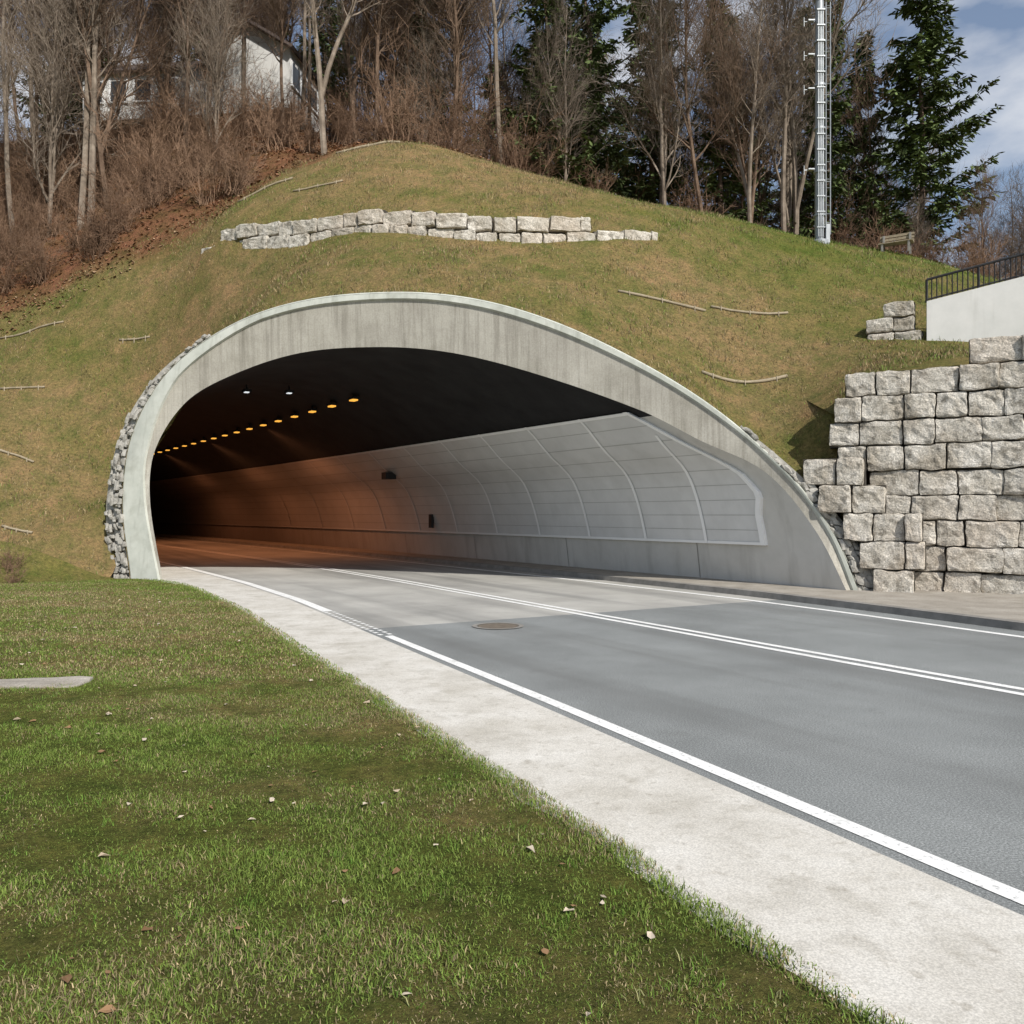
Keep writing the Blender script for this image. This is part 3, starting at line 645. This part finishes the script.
def shrub(seed,ht,n=26):
    random.seed(seed); V=[];F=[]
    for _ in range(n):
        d=Vector((random.gauss(0,.38),random.gauss(0,.38),1)).normalized(); p=Vector((random.gauss(0,.25),random.gauss(0,.25),-.1)); L=ht*random.uniform(.5,1.1); pts=[p.copy()]
        for i in range(6): d=(d+rv(.12)).normalized(); p=p+d*L/6; pts.append(p.copy())
        tube(V,F,pts,[.016*(1-i/7.5) for i in range(7)],3)
        for _k in range(12):
            i=random.randint(1,5); q=pts[i].lerp(pts[i+1],random.random()); dd=(d+rv(.6)).normalized(); l=L*random.uniform(.12,.4); q2=q+dd*l*.5; dd=(dd+rv(.25)+Vector((0,0,.15))).normalized(); q3=q2+dd*l*.5
            tube(V,F,[q,q2,q3],[.008,.006,.004],3)
            for _m in range(2): e=(dd+rv(.6)).normalized(); f=q.lerp(q3,random.random()); tube(V,F,[f,f+e*l*.4],[.006,.004],3)
    me=bpy.data.meshes.new('shrub_mesh'); me.from_pydata(V,[],F); me.materials.append(M_twig); return me
bt=[baretree(s,h,sp,fk,ln,lo) for s,h,sp,fk,ln,lo in((1,13,.2,False,.03,.3),(2,14,.17,True,-.04,.3),(3,12,.22,True,.06,.2),(4,15,.15,False,0,.35),(5,11,.24,False,-.06,.15),(6,9,.2,True,.04,.1))]
cf=[conifer(11,16,2.6,.12),conifer(12,14,2.1,.05),conifer(13,15,3.2,.2,1.2)]
sh=[shrub(21,2.2),shrub(22,3.4,30),shrub(23,1.6,22)]
random.seed(99)
def put(nm,me,x,y,s=1,dz=0):
    o=bpy.data.objects.new(nm,me); o.location=(x,y,Hs(x,y)+dz); o.rotation_euler=(random.gauss(0,.02),random.gauss(0,.02),random.uniform(0,6.28)); o.scale=(s,s,s*random.uniform(.92,1.1)); C.objects.link(o); return o
for x,y,m,s in((1.4,34.5,1,1),(3.0,35.5,0,.95),(-3.6,37,1,.9),(-5.4,41,0,.95),(6.2,37,0,1),(8.6,35,1,.85),(14.6,36,1,.9),(16.6,34.5,2,1),(12.6,34.5,1,.8),(-10.5,47,0,1),(-18,47,0,.9),(-26,49,0,1),(-15,53,1,1),(7,55,0,1),(-1.5,55,2,1),(15,52,0,1),(11.5,43,1,1.1),(13.2,40,0,1),(-22,44,1,.9),(4.5,46,1,1.1)): put('conifer_tree',cf[m],x,y,s)
def lx(px,y): return (px-512)/850*y
for (px0,px1,y0,y1,n_) in((-80,350,30.5,44,42),(350,620,33,46,22),(620,880,32,44,26),(-100,880,46,64,32)):
    for _ in range(n_):
        y=random.uniform(y0,y1); px=random.uniform(px0,px1); s=random.uniform(.75,1.15)
        put('bare_tree',random.choice(bt),lx(px,y),y,s)
for x,y,s in((17.5,31,.5),(19,32.5,.7),(19.8,36,.8),(18.2,38,.75),(21.5,35,.8),(22,39,.8),(15.8,33,.5),(20.5,30.5,.6),(24,37,.9)): put('bare_tree',random.choice(bt[4:]),x,y,s)
for (px0,px1,y0,y1,n_) in((-60,250,28.8,36,80),(250,420,31.5,38,22),(420,900,32,40,45),(880,1090,29.5,37,34)):
    for _ in range(n_):
        y=random.uniform(y0,y1); px=random.uniform(px0,px1); x=lx(px,y)
        if y<np.interp(x,bx,by)+.3: continue
        put('bare_shrub',random.choice(sh),x,y,random.uniform(.55,1.1))
for x,y,s in((-11.3,19.2,.3),(-11.7,19.8,.4),(-11.9,19.0,.3)): put('bare_shrub',sh[2],x,y,s)
# distant wooded ridge
V=[];F=[];n_=160
for i in range(n_+1):
    x=-700+1400*i/n_; hgt=26+16*math.sin(i*.06+1)+5*math.sin(i*.31)+2.2*random.random()
    V+= [Vector((x,420,-1)),Vector((x,460,hgt*.75)),Vector((x,520,hgt+random.uniform(0,4)))]
for i in range(n_):
    for k in(0,1): F.append([3*i+k,3*i+3+k,3*i+4+k,3*i+1+k])
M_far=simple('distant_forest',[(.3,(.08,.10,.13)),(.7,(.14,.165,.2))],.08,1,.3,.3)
mesh_obj('distant_wooded_ridge',V,F,M_far)
# ---------------------------------------------------------------- light, sky
az=math.radians(33); el=math.radians(41)
sd=Vector((math.sin(az)*math.cos(el),-math.cos(az)*math.cos(el),math.sin(el)))
l=bpy.data.lights.new('sun','SUN'); l.energy=5.0; l.angle=math.radians(.5); l.color=(1,.955,.88)
o=bpy.data.objects.new('sun',l); o.rotation_euler=(-sd).to_track_quat('-Z','Y').to_euler(); o.location=(20,-20,40); C.objects.link(o)
wd=bpy.data.worlds.new('World'); bpy.context.scene.world=wd; wd.use_nodes=True; nt=wd.node_tree; bg=nt.nodes['Background']
sk=nt.nodes.new('ShaderNodeTexSky'); sk.sky_type='NISHITA'; sk.sun_disc=False; sk.sun_elevation=el; sk.sun_rotation=math.radians(180)-az
tc=nt.nodes.new('ShaderNodeTexCoord'); mp=nt.nodes.new('ShaderNodeMapping'); mp.inputs['Scale'].default_value=(1,1,2.5); nn=nt.nodes.new('ShaderNodeTexNoise'); nn.inputs['Scale'].default_value=3.6; nn.inputs['Detail'].default_value=9
nt.links.new(tc.outputs['Generated'],mp.inputs[0]); nt.links.new(mp.outputs[0],nn.inputs['Vector'])
r=ramp(nt,nn.outputs['Fac'],[(.5,(.08,.08,.08)),(.68,(.9,.9,.9))]); c=mix(nt,r,sk.outputs[0],(7.2,7.25,7.4)); nt.links.new(c,bg.inputs[0]); bg.inputs[1].default_value=.125
# ---------------------------------------------------------------- camera
cam=bpy.data.cameras.new('camera'); cam.sensor_width=36; cam.lens=850/1024*36; cam.shift_y=2/1024; cam.clip_end=6000; cam.clip_start=.05
o=bpy.data.objects.new('camera',cam); o.location=(0,0,1.6); o.rotation_euler=(math.radians(90),0,0); C.objects.link(o); bpy.context.scene.camera=o
s=bpy.context.scene; s.view_settings.view_transform='Standard'; s.view_settings.look='None'; s.view_settings.exposure=0
